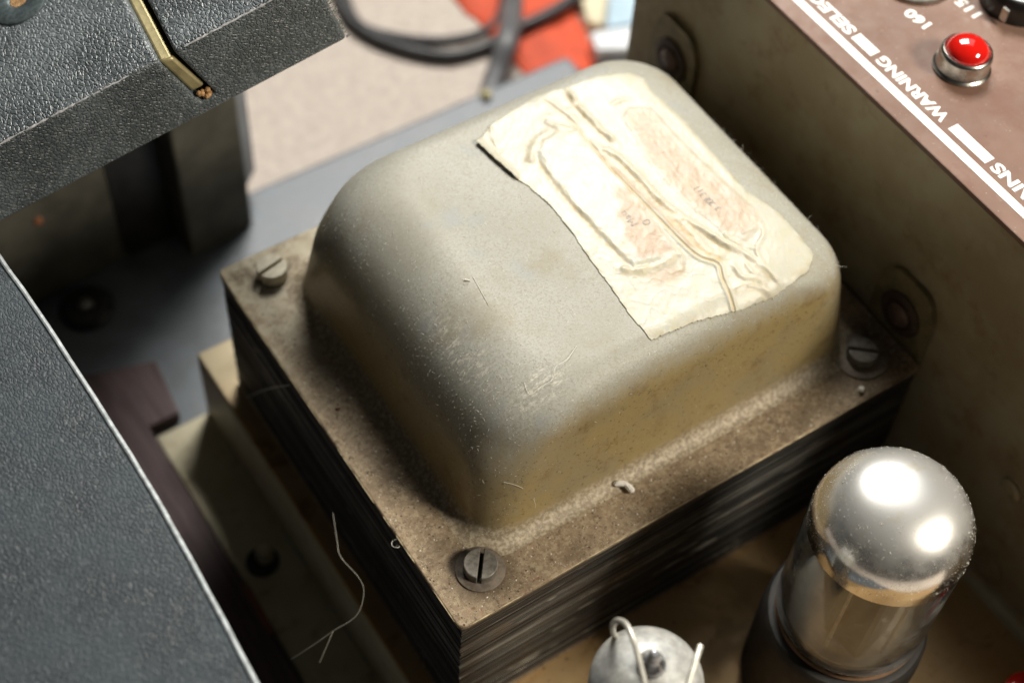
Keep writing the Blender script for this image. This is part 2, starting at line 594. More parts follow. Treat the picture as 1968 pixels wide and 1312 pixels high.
# ------------------------------------------------------------------ cabinet base board
base = thing('amplifier_cabinet', (0, 0, -100), 'open black wooden cabinet: base board behind the transformer and charcoal panel at lower left', 'cabinet')
b = MB().box((-190, -220, -99.8), (175, 204, -82)).build('base_board', TOLEX3, base, smooth=False)
bevel(b, 2.0, 3)
yb = MB()
q = on(935, 180, 2, -80)
yb.lathe([(0, -1.9), (1.5, -1.9), (2.0, -.6), (1.6, .5), (0, .8)], q, 10)
yb.build('brass_stud', m_plain('yellowed stud', (.42, .36, .16), .6, .1), base)

# ------------------------------------------------------------------ amplifier chassis: deck, walls, control panel
XW, ZP, ZD = 138.0, 58.0, -50.0
ch = thing('amplifier_chassis', (60, 0, ZD - 31), 'plated steel amplifier chassis carrying the transformer, valves and brown control panel', 'amplifier')
bevel(MB().box((-5, -170, ZD - 1.4), (XW - .05, 131, ZD)).build('deck', DECK, ch, smooth=False), .5)
bevel(MB().box((-5.2, -170, ZD - 29), (-3.7, 130.9, ZD - 1.45)).build('side_wall', CREAM, ch, smooth=False), .4)
MB().box((-3.65, 129.3, ZD - 29), (XW, 130.8, ZD - 1.45)).build('end_wall', CREAM, ch, smooth=False)
fl = bevel(MB().box((-22, -170, ZD - 31.6), (-3.7, 131, ZD - 30)).build('mounting_flange', CREAM, ch, smooth=False), .4)
MB().box((-5.2, -170, ZD - 30.0), (-3.7, 130.9, ZD - 29.02)).build('fold', CREAM, ch, smooth=False)
# screw head and rubber bush on the flange
p = on(505, 1080, 2, -80)
bu = MB().lathe([(4.6, 0), (4.7, .7), (4.2, 1.1), (3.2, 1.2), (3.0, .8), (0, .8)], (p[0], p[1], ZD - 30), 32).build('rubber_bush', MATT, ch)
sh = MB().lathe([(2.6, 0), (2.6, 2.5), (1.9, 4.6), (0, 5.2)], (p[0] + 1.2, p[1] + .8, ZD - 29), 20).build('bush_screw', CREAM, bu)

# back wall of the control box, with its fold into the deck
wall_pts = [(XW + 1.2, ZD - 1.4), (XW + 1.2, ZP - 1.65), (XW, ZP - 1.65), (XW, ZD + 4)]
for i in range(1, 6):
    a = i / 6 * math.pi / 2
    wall_pts.append((XW - 4 + 4 * math.cos(a), ZD + 4.1 - 4 * math.sin(a)))
wall_pts.append((XW - 4, ZD + .06))
wall_pts.append((XW - 4, ZD + .03))
wall_pts.append((XW - .02, ZD + .03))
wall_pts = [(x, z) for x, z in wall_pts]
bw = MB().prism(wall_pts[::-1], -130, 170, (np.zeros(3), (1, 0, 0), (0, 0, 1), (0, -1, 0)))
bw = bw.build('back_wall', WALL, ch, sharp=25)


def rounded(poly, r, k=5):
    out = []
    n = len(poly)
    for i in range(n):
        a, b_, c = [np.array(poly[(i + d) % n], float) for d in (-1, 0, 1)]
        u = (a - b_) / np.linalg.norm(a - b_)
        w = (c - b_) / np.linalg.norm(c - b_)
        p0, p1 = b_ + u * r, b_ + w * r
        for j in range(k + 1):
            t = j / k
            out.append(tuple((1 - t) ** 2 * p0 + 2 * t * (1 - t) * b_ + t * t * p1))
    return out


XF = ((0, -1, 0), (0, 0, 1), (-1, 0, 0))       # a lathe frame whose axis looks out of the wall
for (yc, zc, zl) in ((11.8, 8.5, -14), (109.3, 13.5, -2)):
    poly = rounded([(-9.5, zl - zc), (9.5, zl - zc), (9.8, 5), (6.2, 12.5), (-6.2, 12.5), (-9.8, 5)], 3.2)
    lug = MB().prism(poly, .05, 1.6, (np.array([XW, yc, zc]), *XF)).build('anchor_lug', LUG, ch, sharp=30)
    MB().lathe([(6.6, 1.62), (6.6, 2.1), (5.8, 2.5), (4.3, 2.5), (4.1, 1.9), (0, 1.9)], (XW, yc, zc), 36, XF).build('rubber_ring', RUBBER, lug)
    MB().lathe([(3.5, 1.95), (3.5, 2.6), (2.6, 3.2), (0, 3.4)], (XW, yc, zc), 24, XF).build('rivet', MAUVE, lug)
for (yc, zc, r) in ((-35.1, -10.8, 3.2), (-41, -42.5, 3.6)):
    MB().lathe([(r, 0.02), (r, .8), (r * .7, 1.5), (r * .45, 1.5), (r * .4, 1.1), (0, 1.1)], (XW, yc, zc), 28, XF).build('rivet', WALL, ch)

# control panel
pn = bevel(MB().box((XW - .8, -130, ZP - 1.6), (260, 170, ZP)).build('control_panel', PANEL, ch, smooth=False), .35, 2)
MB().box((141.9, -129, ZP + .02), (144.2, 169, ZP + .07)).build('printed_stripe', WHITE, pn, smooth=False)
for (y0, y1) in ((52.0, 59.2), (12.3, 24.7)):
    MB().box((145.8, y0, ZP + .02), (148.8, y1, ZP + .07)).build('printed_bar', WHITE, pn, smooth=False)


def text(body, y0, y1, xtop, xbase, parent, mat, z, name='lettering', bold=.036, ext=.02, rot=0.0, crown=None):
    cu = bpy.data.curves.new('t', 'FONT')
    cu.body = body
    cu.offset = bold
    cu.extrude = 0.01
    cu.resolution_u = 4
    to = bpy.data.objects.new('t', cu)
    COL.objects.link(to)
    bpy.context.view_layer.update()
    me = bpy.data.meshes.new_from_object(to.evaluated_get(bpy.context.evaluated_depsgraph_get()))
    v = np.array([x.co[:] for x in me.vertices])
    f = [tuple(pp.vertices) for pp in me.polygons]
    bpy.data.objects.remove(to)
    a, b_ = v.min(0), v.max(0)
    u = (v[:, 0] - a[0]) / (b_[0] - a[0]) - .5
    w = (v[:, 1] - a[1]) / (b_[1] - a[1]) - .5
    L, H = (y1 - y0), (xbase - xtop)
    uu, ww = u * L, w * H
    X = (xtop + xbase) / 2 - (ww * math.cos(rot) + uu * math.sin(rot))
    Y = (y0 + y1) / 2 + uu * math.cos(rot) - ww * math.sin(rot)
    zz = z if crown is None else crown(X, Y) + z
    Z = zz + np.where(v[:, 2] > 0, ext, -ext)
    return mk(name, np.stack([X, Y, Z], 1), f, mat, parent, smooth=False)


text('WARNING', 27.0, 50.4, 145.6, 149.0, pn, WHITE, ZP + .05)
text('SELECTOR', 60.3, 88.5, 145.6, 149.0, pn, WHITE, ZP + .05)
text('MAINS', -6.0, 11.0, 145.6, 149.0, pn, WHITE, ZP + .05)
text('160', 52.6, 59.6, 162.7, 166.0, pn, WHITE, ZP + .05, rot=.12)
text('115', 49.2, 56.2, 176.4, 179.6, pn, WHITE, ZP + .05, rot=.05)

# voltage selector: recessed grey disc with a slotted button
sl = MB().lathe([(10.5, .02), (10.5, 1.0), (9.4, 1.5), (8.6, 1.5), (8.2, .5), (4.4, .4), (4.2, 3.4), (3.6, 4.0), (0, 4.2)], (174, 68.5, ZP), 48).build('voltage_selector', STEEL, ch)
MB().box((173.3, 65.2, ZP + 4.1), (174.7, 71.8, ZP + 4.7)).build('pointer', BLACK, sl, smooth=False)

# red warning lamp
lx, ly = 162.4, 38.2
lamp = MB().lathe([(6.9, .02), (7.0, .5), (6.5, .8), (6.2, 1.1), (6.3, 4.6), (6.0, 5.4), (5.5, 5.6), (5.2, 5.2), (5.2, 4.4), (0, 4.4)], (lx, ly, ZP), 56).build('warning_lamp', CHROME, ch, sharp=50)
MB().lathe([(5.15, 4.45)] + [(5.15 * math.cos(a), 5.0 + 3.6 * math.sin(a)) for a in np.linspace(0, math.pi / 2, 12)], (lx, ly, ZP), 48).build('jewel', RED, lamp)

# black dial with a silver figure ring at the frame's edge
dx, dy = 190.5, 48.5
dial = MB().lathe([(9.6, .02), (9.7, 3.8), (9.2, 5.6), (8.6, 6.2), (8.2, 6.0), (0, 6.0)], (dx, dy, ZP), 56).build('dial_knob', BLACK, ch, sharp=50)
MB().lathe([(8.1, 6.05), (8.0, 6.5), (4.6, 6.9), (4.5, 6.1)], (dx, dy, ZP), 48).build('figure_ring', m_plain('brushed pale ring', (.55, .58, .60), .35, .7, .15, 2), dial)
MB().lathe([(4.4, 6.05), (4.3, 10.2), (3.6, 11), (0, 11)], (dx, dy, ZP), 36).build('centre_cap', BLACK, dial)
tk = MB()
for i in range(26):
    a = i / 26 * 2 * math.pi
    ca, sa = math.cos(a), math.sin(a)
    n0, n1, w = 5.7, 7.2, .16
    P = [(dx + ca * n0 - sa * w, dy + sa * n0 + ca * w, ZP + 6.86), (dx + ca * n0 + sa * w, dy + sa * n0 - ca * w, ZP + 6.86),
         (dx + ca * n1 + sa * w, dy + sa * n1 - ca * w, ZP + 6.70), (dx + ca * n1 - sa * w, dy + sa * n1 + ca * w, ZP + 6.70)]
    tk.add(P, [(0, 1, 2, 3)])
tk.build('figure_marks', BLACK, dial, smooth=False)
MB().box((dx - 9.9, dy - 5.2, ZP + 1.4), (dx - 9.3, dy - 3.4, ZP + 5)).build('pointer_chip', CHROME, dial, smooth=False)

# ------------------------------------------------------------------ transformer
W, L = 136.0, 117.0
tr = thing('mains_transformer', (W / 2, L / 2, ZD), 'large dusty transformer with domed steel cover, wrinkled paper label and slotted screws', 'transformer')
pl = MB().prism(rounded([(0, 0), (W, 0), (W, L), (0, L)], 2.2, 5), -1.6, 0)
pl = bevel(pl.build('cover_plate', PLATE, tr, sharp=40), .35, 2)
MB().prism(rounded([(.2, .2), (W - .2, .2), (W - .2, L - .2), (.2, L - .2)], 2.2, 5), ZD + .05, ZD + 1.6).build('foot_plate', PLATE, tr, sharp=40)
st = MB()
z = ZD + 1.65
while z < -2.4:
    h = random.uniform(.42, .85)
    if z + h > -1.65: h = -1.65 - z
    d = random.choice((.0, .0, .1, .25, .5)) + random.uniform(0, .15)
    e = random.uniform(0.2, .5)
    x0, x1, y0, y1 = .3 + e, W - .5 - e, .3 + d, L - .5 - d
    v = [(x0, y0, z), (x1, y0, z), (x1, y1, z), (x0, y1, z), (x0, y0, z + h - .08), (x1, y0, z + h - .08), (x1, y1, z + h - .08), (x0, y1, z + h - .08)]
    st.add(v, [(4, 5, 6, 7), (0, 1, 5, 4), (1, 2, 6, 5), (2, 3, 7, 6), (3, 0, 4, 7), (3, 2, 1, 0)])
    z += h
we = MB()
for a_, b_ in (((2.4, -.06), (W - 3, -.06)), ((-.06, 2.4), (-.06, L - 3))):
    a_, b_ = np.array(a_), np.array(b_)
    t_ = 0.0
    while t_ < 1:
        dt = random.uniform(.02, .09)
        if random.random() < .8:
            n_ = 7
            pts = [(*(a_ + (b_ - a_) * min(1, t_ + dt * i / (n_ - 1))), -.08 + random.uniform(-.05, .05)) for i in range(n_)]
            rr = [random.uniform(.06, .16) for _ in pts]
            rr[0] = rr[-1] = .03
            we.tube(pts, rr, 5)
        t_ += dt
tag(we.build('worn_edge', m_plain('worn golden edge', (.50, .42, .26), .5, .3, .3, 2), tr), kind='stuff')
lam = st.build('lamination_stack', LAM, tr, smooth=False)
ta = lam.data.color_attributes.new('tone', 'FLOAT_COLOR', 'POINT')
tone = np.repeat(np.clip(rng.lognormal(.15, .75, len(st.v) // 8), .25, 4.5), 8)
ta.data.foreach_set('color', np.stack([tone, tone * .98, tone * .93, np.ones_like(tone)], 1).astype(np.float32).ravel())
tag(lam, 'stack of thin dark iron sheets with pale streaks', kind='stuff')

# bell cover: sections at each height, a flared foot, draft and rounded shoulders
BX0, BX1, BY0, BY1, BH = 15.0, 124.6, 13.6, 105.5, 39.0
RVL, RL, RVR, RR_, RVY, RYY, DR, FLR = 21.0, 20.0, 16.0, 20.0, 10.0, 8.0, 3.0, 3.6
DRL = 3.5                                     # the left wall leans in more than the others


def ell(z, rv, r):
    if z <= BH - rv: return 0.0
    t = min((z - (BH - rv)) / rv, 1.0)
    return r * (1 - math.sqrt(max(0.0, 1 - t * t)))


def sect(z):
    d = DR * max(0.0, min(1, z / BH))
    fl_ = 0.0
    if z < FLR:
        t = 1 - z / FLR
        fl_ = FLR * (1 - math.sqrt(max(0.0, 1 - t * t)))
    e = ell(z, RVY, RYY)
    return BX0 + d * DRL / DR + ell(z, RVL, RL) - fl_, BX1 - d - ell(z, RVR, RR_) + fl_, BY0 + d + e - fl_, BY1 - d - e + fl_, 8.5 + fl_ * .3 + 8.0 * max(0.0, min(1, z / BH)) - (3.0 * max(0, (z / BH - .7) / .3))


def crown(X, Y):
    x0, x1, y0, y1, _ = sect(BH)
    tx = np.clip((np.asarray(X, float) - (x0 + x1) / 2) / ((x1 - x0) / 2), -1, 1)
    ty = np.clip((np.asarray(Y, float) - (y0 + y1) / 2) / ((y1 - y0) / 2), -1, 1)
    return 1.5 * (1 - tx ** 2) ** 1.5 * (1 - ty ** 2) ** 1.5


_zs = [0.0] + [FLR * (1 - math.cos(a)) for a in np.linspace(.25, math.pi / 2, 8)] + list(np.linspace(FLR + 2, BH - 24, 6))[1:]
_zs += [BH - 24 + 24 * math.sin(a) for a in np.linspace(.06, math.pi / 2, 30)]
_S = np.array([sect(z_) for z_ in _zs])


def bell_height(X, Y):
    """height of the bell's surface above the plate at X, Y"""
    X, Y = np.asarray(X, float), np.asarray(Y, float)
    lo = np.zeros(X.shape)
    hi = np.full(X.shape, BH)
    for _ in range(26):
        m = (lo + hi) / 2
        x0, x1, y0, y1, q_ = [np.interp(m, _zs, _S[:, i]) for i in range(5)]
        dxx = np.maximum(np.maximum(x0 + q_ - X, X - x1 + q_), 0)
        dyy = np.maximum(np.maximum(y0 + q_ - Y, Y - y1 + q_), 0)
        inside = (dxx ** 2 + dyy ** 2 <= q_ ** 2)
        lo = np.where(inside, m, lo)
        hi = np.where(inside, hi, m)
    return lo + np.where(lo > BH - .02, crown(X, Y), 0)


def ring(x0, x1, y0, y1, q_, z_, nc=14, ns=16):
    out = []
    cs = [(x1 - q_, y1 - q_, 0), (x0 + q_, y1 - q_, 1), (x0 + q_, y0 + q_, 2), (x1 - q_, y0 + q_, 3)]
    for k_, (a_, b_, i_) in enumerate(cs):
        for j in range(nc):
            a = i_ * math.pi / 2 + j / nc * math.pi / 2
            out.append((a_ + q_ * math.cos(a), b_ + q_ * math.sin(a)))
        a = (i_ + 1) * math.pi / 2
        p0 = np.array([a_ + q_ * math.cos(a), b_ + q_ * math.sin(a)])
        n_ = cs[(k_ + 1) % 4]
        p1 = np.array([n_[0] + q_ * math.cos(a), n_[1] + q_ * math.sin(a)])
        for j in range(ns):
            out.append(tuple(p0 + (p1 - p0) * j / ns))
    return [(x, y, z_) for x, y in out]


V, F = [], []
R0 = None
for z_, s_ in zip(_zs, _S):
    rg = ring(*s_, z_ + .02)
    if R0 is not None:
        n = len(rg)
        o0, o1 = len(V) - n, len(V)
        F += [(o0 + i, o0 + (i + 1) % n, o1 + (i + 1) % n, o1 + i) for i in range(n)]
    V += rg
    R0 = rg
n = len(R0)
cxm, cym = (_S[-1][0] + _S[-1][1]) / 2, (_S[-1][2] + _S[-1][3]) / 2
for t in np.linspace(.96, .06, 18):
    rg = [(cxm + (x - cxm) * t, cym + (y - cym) * t) for x, y, _ in R0]
    rg = [(x, y, BH + .02 + float(crown(x, y))) for x, y in rg]
    o0, o1 = len(V) - n, len(V)
    F += [(o0 + i, o0 + (i + 1) % n, o1 + (i + 1) % n, o1 + i) for i in range(n)]
    V += rg
F.append(tuple(range(len(V) - n, len(V))))
V = np.array(V)
mk('bell_cover', V, F, BELL, tr)


# screws: cheese heads with a cut slot
def screw(x, y, ang, mat, r=3.9, h=2.6, wash=6.2, tilt=0.0):
    k = MB()
    w = .42
    n_ = 28
    for s in (-1, 1):                         # two half discs either side of the slot
        a0 = math.asin(w / r)
        poly = [(r * math.cos(a), r * math.sin(a)) for a in np.linspace(a0, math.pi - a0, n_)]
        poly = [(px_ * 1, py_ * s) for px_, py_ in poly]
        if s < 0: poly = poly[::-1]
        c, sn = math.cos(ang), math.sin(ang)
        poly = [(x + px_ * c - py_ * sn, y + px_ * sn + py_ * c) for px_, py_ in poly]
        k.prism(poly, .62, .62 + h)
    o = k.build('screw', mat, tr, sharp=35)
    MB().lathe([(r * .96, .6), (r * .96, .9), (0, .9)], (x, y, 0), 32).build('slot_floor', SLOT, o)
    bevel(o, .22, 2, 50)
    if wash:
        MB().lathe([(wash, .02), (wash, .45), (wash - .25, .6), (0, .6)], (x, y, 0), 36).build('washer', WASHER if mat is SCREW else SCREWP, o, sharp=40)
    return o


screw(11.6, 10.2, math.radians(52), SCREW, wash=5.7)
screw(11.2, 108.2, math.radians(12), SCREWP, h=3.4, wash=0)
screw(W - 11.3, 10.4, math.radians(-40), SCREW, wash=7.0)
screw(W - 11.3, 108.0, math.radians(70), SCREWP)

# paper label: a fine sheet that follows the bell, with raised strips, folds and a torn edge
ZT = BH + 1.2


def lp(cx_, cy_):                             # detail-view pixel -> x, y on the bell's top
    zz = ZT
    for _ in range(7):
        q_ = on(880 + cx_ / 2.4295, 120 + cy_ / 2.4295, 2, zz)
        zz = .5 * zz + .5 * (float(bell_height(q_[:1], q_[1:2])[0]) + .2)
    return q_[0], q_[1]


def seg_dist(X, Y, line):
    d = np.full(X.shape, 1e9)
    pos = np.zeros(X.shape)
    tot = len(line) - 1
    for i in range(tot):
        (ax, ay), (bx, by) = line[i][:2], line[i + 1][:2]
        ux, uy = bx - ax, by - ay
        t = np.clip(((X - ax) * ux + (Y - ay) * uy) / (ux * ux + uy * uy + 1e-9), 0, 1)
        dd = np.hypot(X - ax - t * ux, Y - ay - t * uy)
        pos = np.where(dd < d, (i + t) / tot, pos)
        d = np.minimum(d, dd)
    return d, pos


def poly_sd(X, Y, poly):
    d, _ = seg_dist(X, Y, list(poly) + [poly[0]])
    ins = np.zeros(X.shape, bool)
    n_ = len(poly)
    for i in range(n_):
        (ax, ay), (bx, by) = poly[i], poly[(i + 1) % n_]
        c = ((ay > Y) != (by > Y)) & (X < (bx - ax) * (Y - ay) / (by - ay + 1e-12) + ax)
        ins ^= c
    return np.where(ins, d, -d)


def sstep(a, b_, x):
    t = np.clip((x - a) / (b_ - a), 0, 1)
    return t * t * (3 - 2 * t)


def nz2(X, Y, size, seed):
    r_ = np.random.default_rng(seed)
    out = np.zeros(X.shape)
    for _ in range(14):
        a = r_.uniform(0, 2 * math.pi)
        kx, ky = math.cos(a) / size * r_.uniform(.5, 1.6), math.sin(a) / size * r_.uniform(.5, 1.6)
        out += np.sin(2 * math.pi * (X * kx + Y * ky) + r_.uniform(0, 6.28))
    return out / 14 ** .5 / 1.4


outline = [lp(*q_) for q_ in ((150, 290), (250, 225), (370, 150), (520, 110), (640, 65), (800, 45), (870, 75), (905, 130), (1040, 250), (1200, 430), (1350, 600), (1430, 650),
                              (1500, 700), (1590, 800), (1665, 900), (1640, 975), (1560, 1040), (1470, 1105), (1300, 1170), (1100, 1215), (900, 1300), (800, 1180), (690, 1020), (600, 900), (520, 780), (430, 670), (320, 575), (265, 540), (215, 500), (160, 450), (80, 375), (130, 320))]
xs = np.arange(50, 112, .21)
ys = np.arange(10, 100, .21)
GX, GY = np.meshgrid(xs, ys)
sd = poly_sd(GX, GY, outline) + .10 * nz2(GX, GY, 3.2, 1) + .05 * nz2(GX, GY, .9, 2)
keep = sd > 0
Hh = .14 + .05 * nz2(GX, GY, 6, 3) + .02 * nz2(GX, GY, 2.0, 4)
ochre_shade = np.zeros(GX.shape)  # ochre beside the folds: their painted shade as well as yellowed tape
peach = np.zeros(GX.shape)
crest = np.zeros(GX.shape)  # fold crests painted paler, a highlight put into the colour
strip1 = [lp(*q_) for q_ in ((372, 420), (400, 365), (470, 325), (560, 325), (690, 480), (880, 690), (1040, 900), (820, 950), (580, 700), (430, 520))]
strip2 = [lp(*q_) for q_ in ((770, 260), (800, 215), (900, 215), (1050, 380), (1250, 570), (1390, 690), (1405, 770), (1340, 830), (1220, 780), (1050, 640), (900, 480))]
s1 = poly_sd(GX, GY, strip1)
s2 = poly_sd(GX, GY, strip2)
Hh += .45 * sstep(-.9, .9, s1 + .12 * nz2(GX, GY, 2.5, 61)) + .22 * sstep(-.8, .6, s2)
Hh += .04 * np.exp(-(np.abs(nz2(GX, GY, 6.0, 63)) / .10) ** 2)
lines = [  # (points, height, half width, painted ochre shade)
    ([(340, 480), (345, 420), (375, 365), (450, 315), (560, 325)], .9, .75, .55),
    ([(400, 275), (460, 300), (555, 320)], .7, .5, .45),
    ([(380, 440), (440, 540), (580, 700), (700, 830), (820, 948)], .55, .45, .75),
    ([(750, 960), (840, 972), (930, 945), (1035, 905)], 1.15, .65, .35),
    ([(510, 125), (560, 200), (640, 285), (745, 385)], 1.5, .55, .75),
    ([(620, 380), (730, 430), (830, 520), (960, 655), (1090, 745), (1230, 840), (1310, 885)], 1.25, .6, .7),
    ([(1000, 710), (1090, 790), (1160, 870), (1260, 915)], .7, .8, 1.0),
    ([(1090, 745), (1230, 840), (1330, 885), (1420, 950), (1500, 1030)], .9, .5, .4),
    ([(1235, 795), (1300, 840), (1385, 870)], .8, .45, .3),
    ([(1410, 735), (1425, 800), (1395, 885), (1460, 985), (1500, 1030)], .8, .4, .25),
    ([(1280, 1060), (1350, 1040), (1420, 1055), (1470, 1090)], .9, .45, .35),
    ([(1280, 940), (1330, 1000), (1400, 1010), (1440, 1060)], .9, .5, .35),
    ([(1340, 930), (1370, 975), (1410, 990)], .7, .4, .4),
    ([(1020, 860), (1045, 900), (1040, 985)], .55, .45, .2),
    ([(705, 205), (765, 178), (860, 165)], .6, .55, .2),
    ([(350, 200), (420, 180), (520, 250), (600, 300)], .5, .7, .3),
    ([(1320, 800), (1385, 775)], .4, .3, .0),
    ([(150, 290), (170, 370), (215, 440)], .5, .35, .25),
    ([(420, 250), (480, 235), (540, 215)], .4, .5, .2),
    ([(900, 150), (1060, 300), (1200, 460), (1350, 610)], .35, .6, .05),
    ([(1560, 1010), (1640, 930)], .35, .5, .15),
]
for pts, hgt, wid, stain_shade in lines:
    ln = spline([np.array(lp(*q_)) for q_ in pts], 5)
    d, t = seg_dist(GX, GY, ln)
    d = d + .10 * nz2(GX, GY, 2.0, int(hgt * 100) + len(pts))
    prof = sstep(0, .12, t) * sstep(0, .12, 1 - t)
    amp = .75 + .35 * nz2(GX, GY, 5, int(wid * 77))
    dl, _ = seg_dist(GX + .95, GY + .45, ln)  # moves the ochre over to the shaded side of each fold
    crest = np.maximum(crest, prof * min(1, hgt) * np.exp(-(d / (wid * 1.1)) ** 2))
    Hh += hgt * .50 * amp * np.exp(-(np.maximum(d, 0) / (wid * 1.45)) ** 2) * (.25 + .75 * prof)
    ochre_shade = np.maximum(ochre_shade, stain_shade * np.exp(-(dl / (wid * 1.5)) ** 2) * (.4 + .6 * prof) * (.7 + .4 * nz2(GX, GY, 3, 9)))
# the crack between the two tape strips
for pts in ([(400, 175), (470, 225), (560, 305), (700, 480), (900, 690), (1100, 890), (1210, 940), (1235, 1010), (1270, 1090), (1290, 1160)],):
    ln = spline([np.array(lp(*q_)) for q_ in pts], 5)
    d, t = seg_dist(GX, GY, ln)
    Hh -= .30 * np.exp(-(d / .30) ** 2)
    ochre_shade = np.maximum(ochre_shade, .55 * np.exp(-(d / .45) ** 2))
    side = np.exp(-((d - .55) / .5) ** 2)
    Hh += .30 * side * sstep(.1, .6, t)
# curled torn corner at upper left
d, _ = seg_dist(GX, GY, [lp(80, 375), lp(160, 450), lp(250, 530)])
Hh += .9 * np.exp(-(d / 1.6) ** 2)
Hh = np.maximum(Hh, .10)
for poly, amt, soft in ((strip2, .85, 1.5), ([lp(*q_) for q_ in ((720, 560), (800, 600), (1010, 880), (840, 925), (760, 760))], .95, .8),
                        ([lp(*q_) for q_ in ((850, 990), (1060, 930), (1090, 990), (950, 1050))], .8, 1.2), ([lp(*q_) for q_ in ((640, 420), (860, 560), (1160, 880), (1080, 860), (880, 660), (720, 520))], .75, .8)):
    peach = np.maximum(peach, amt * sstep(-soft * .8, soft * 1.6, poly_sd(GX, GY, poly) + .7 * nz2(GX, GY, 7, 21)))
edge = np.exp(-(np.maximum(sd, 0) / .9) ** 2) * (.5 + .5 * nz2(GX, GY, 4, 31))
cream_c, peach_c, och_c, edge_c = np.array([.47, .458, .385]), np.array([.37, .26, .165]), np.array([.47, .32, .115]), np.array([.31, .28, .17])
ochre_shade = ochre_shade * (1 - .6 * crest)
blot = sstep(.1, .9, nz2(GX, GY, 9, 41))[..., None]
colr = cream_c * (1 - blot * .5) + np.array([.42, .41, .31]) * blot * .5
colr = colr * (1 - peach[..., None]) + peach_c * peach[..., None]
sn = np.clip(ochre_shade * 1.1, 0, 1)[..., None] * .9
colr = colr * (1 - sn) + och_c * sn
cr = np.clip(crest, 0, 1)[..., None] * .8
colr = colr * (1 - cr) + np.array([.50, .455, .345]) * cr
eg = np.clip(edge, 0, 1)[..., None] * .8
colr = colr * (1 - eg) + edge_c * eg
Zb = bell_height(GX, GY)
Zl = Zb + .06 + Hh
idx = -np.ones(GX.shape, int)
idx[keep] = np.arange(keep.sum())
vs = np.stack([GX[keep], GY[keep], Zl[keep]], 1)
cs = colr[keep]
a, b_, c, d = idx[:-1, :-1], idx[:-1, 1:], idx[1:, 1:], idx[1:, :-1]
ok = (a >= 0) & (b_ >= 0) & (c >= 0) & (d >= 0)
fs = np.stack([a[ok], b_[ok], c[ok], d[ok]], 1).tolist()
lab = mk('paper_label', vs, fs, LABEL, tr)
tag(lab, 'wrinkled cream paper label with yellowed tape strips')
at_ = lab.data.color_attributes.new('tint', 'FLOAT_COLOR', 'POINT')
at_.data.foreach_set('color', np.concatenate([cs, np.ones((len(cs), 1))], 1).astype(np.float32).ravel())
so = lab.modifiers.new('thickness', 'SOLIDIFY')
so.thickness = .13 * S
so.offset = -1
_gz = Zl


def label_z(X, Y):
    i = np.clip(((np.asarray(Y) - ys[0]) / .21), 0, len(ys) - 1).round().astype(int)
    j = np.clip(((np.asarray(X) - xs[0]) / .21), 0, len(xs) - 1).round().astype(int)
    return _gz[i, j]


for body, cxy, ln_, ht, rt in (('Mau', (795, 735), 4.6, 1.9, .1), ('0', (880, 752), 1.5, 2.0, 0.1), ('24 311', (1150, 625), 6.0, 1.7, .0), ('3 22', (1190, 665), 4.2, 1.6, .1)):
    x_, y_ = lp(*cxy)
    text(body, y_ - ln_ / 2, y_ + ln_ / 2, x_ - ht / 2, x_ + ht / 2, lab, INK, .05, 'handwriting', bold=-.008, ext=.02, rot=rt, crown=label_z)

# ------------------------------------------------------------------ power valve
vx, vy = 84.0, -38.0
VR = 17.6
vt = thing('power_valve', (vx, vy, ZD), 'large glass power valve with mirrored silver dome in front of the transformer', 'valve')
zc = 25.5
dome = [(VR, zc - 5.5)] + [(VR, zc - 2.5)] + [(VR * math.cos(a) ** .80, zc + 14.6 * math.sin(a)) for a in np.linspace(0, math.pi / 2 - .004, 40)] + [(0, zc + 14.6)]
dome[0] = (VR, zc - 2.2)
dome[1] = (VR, zc - 1.2)
inner = [(0, zc + 13.2)] + [(VR * .92 * math.cos(a), zc + 13.2 * math.sin(a)) for a in np.linspace(math.pi / 2 - .05, 0, 12)] + [(VR * .94, zc - 2.2)]
gt = MB().lathe(dome + inner + [dome[0]], (vx, vy, 0), 96).build('silvered_dome', SILVER, vt)
zb = -15.0
gl = [(VR - .02, zc - 2.25), (VR - .02, zb + 3), (VR - .6, zb + 1), (VR - 1.6, zb), (VR - 2.2, zb + .2), (VR - 1.9, zb + 1.6), (VR - 1.3, zb + 3.4), (VR - 1.2, zc - 2.25), (VR - .02, zc - 2.25)]
MB().lathe(gl, (vx, vy, 0), 96).build('glass_envelope', GLASS, vt)
MB().lathe([(19.6, ZD + .05), (19.8, zb - 9), (19.4, zb - 3), (18.6, zb - 1.6), (17.4, zb - 1.2), (16.2, zb - 1.4), (0, zb - 1.6)], (vx, vy, 0), 64).build('base', MATT, vt, sharp=40)
MB().lathe([(16.6, zb - 1.1), (17.2, zb - .5), (16.8, zb + .1), (15.6, zb - .2), (15.4, zb - 1.1)], (vx, vy, 0), 64).build('cement_ring', m_plain('brown cement', (.16, .09, .045), .7), vt)
an = MB()
pa = [(-10.5, -4), (-7.5, -7), (7.5, -7), (10.5, -4), (14.0, -.6), (14.0, .6), (10.5, 4), (7.5, 7), (-7.5, 7), (-10.5, 4), (-14.0, .6), (-14.0, -.6)]
ca, sa = math.cos(.9), math.sin(.9)
an.prism([(vx + x * ca - y * sa, vy + x * sa + y * ca) for x, y in pa], zb + 6, zc - 8)
an.build('anode', ANODE, vt, smooth=False)
MB().lathe([(15.2, zb + 3.6), (15.2, zb + 4.0), (0, zb + 4.0)], (vx, vy, 0), 48).build('mica_disc', MICA, vt, sharp=40)
for (x, y) in ((11.5, 6.5), (-11.5, 6.5), (11.5, -6.5), (-11.5, -6.5)):
    X, Y = vx + x * ca - y * sa, vy + x * sa + y * ca
    MB().tube([(X, Y, zb + 1), (X, Y, zc - 3)], .45, 8).build('support_rod', STEEL, vt)

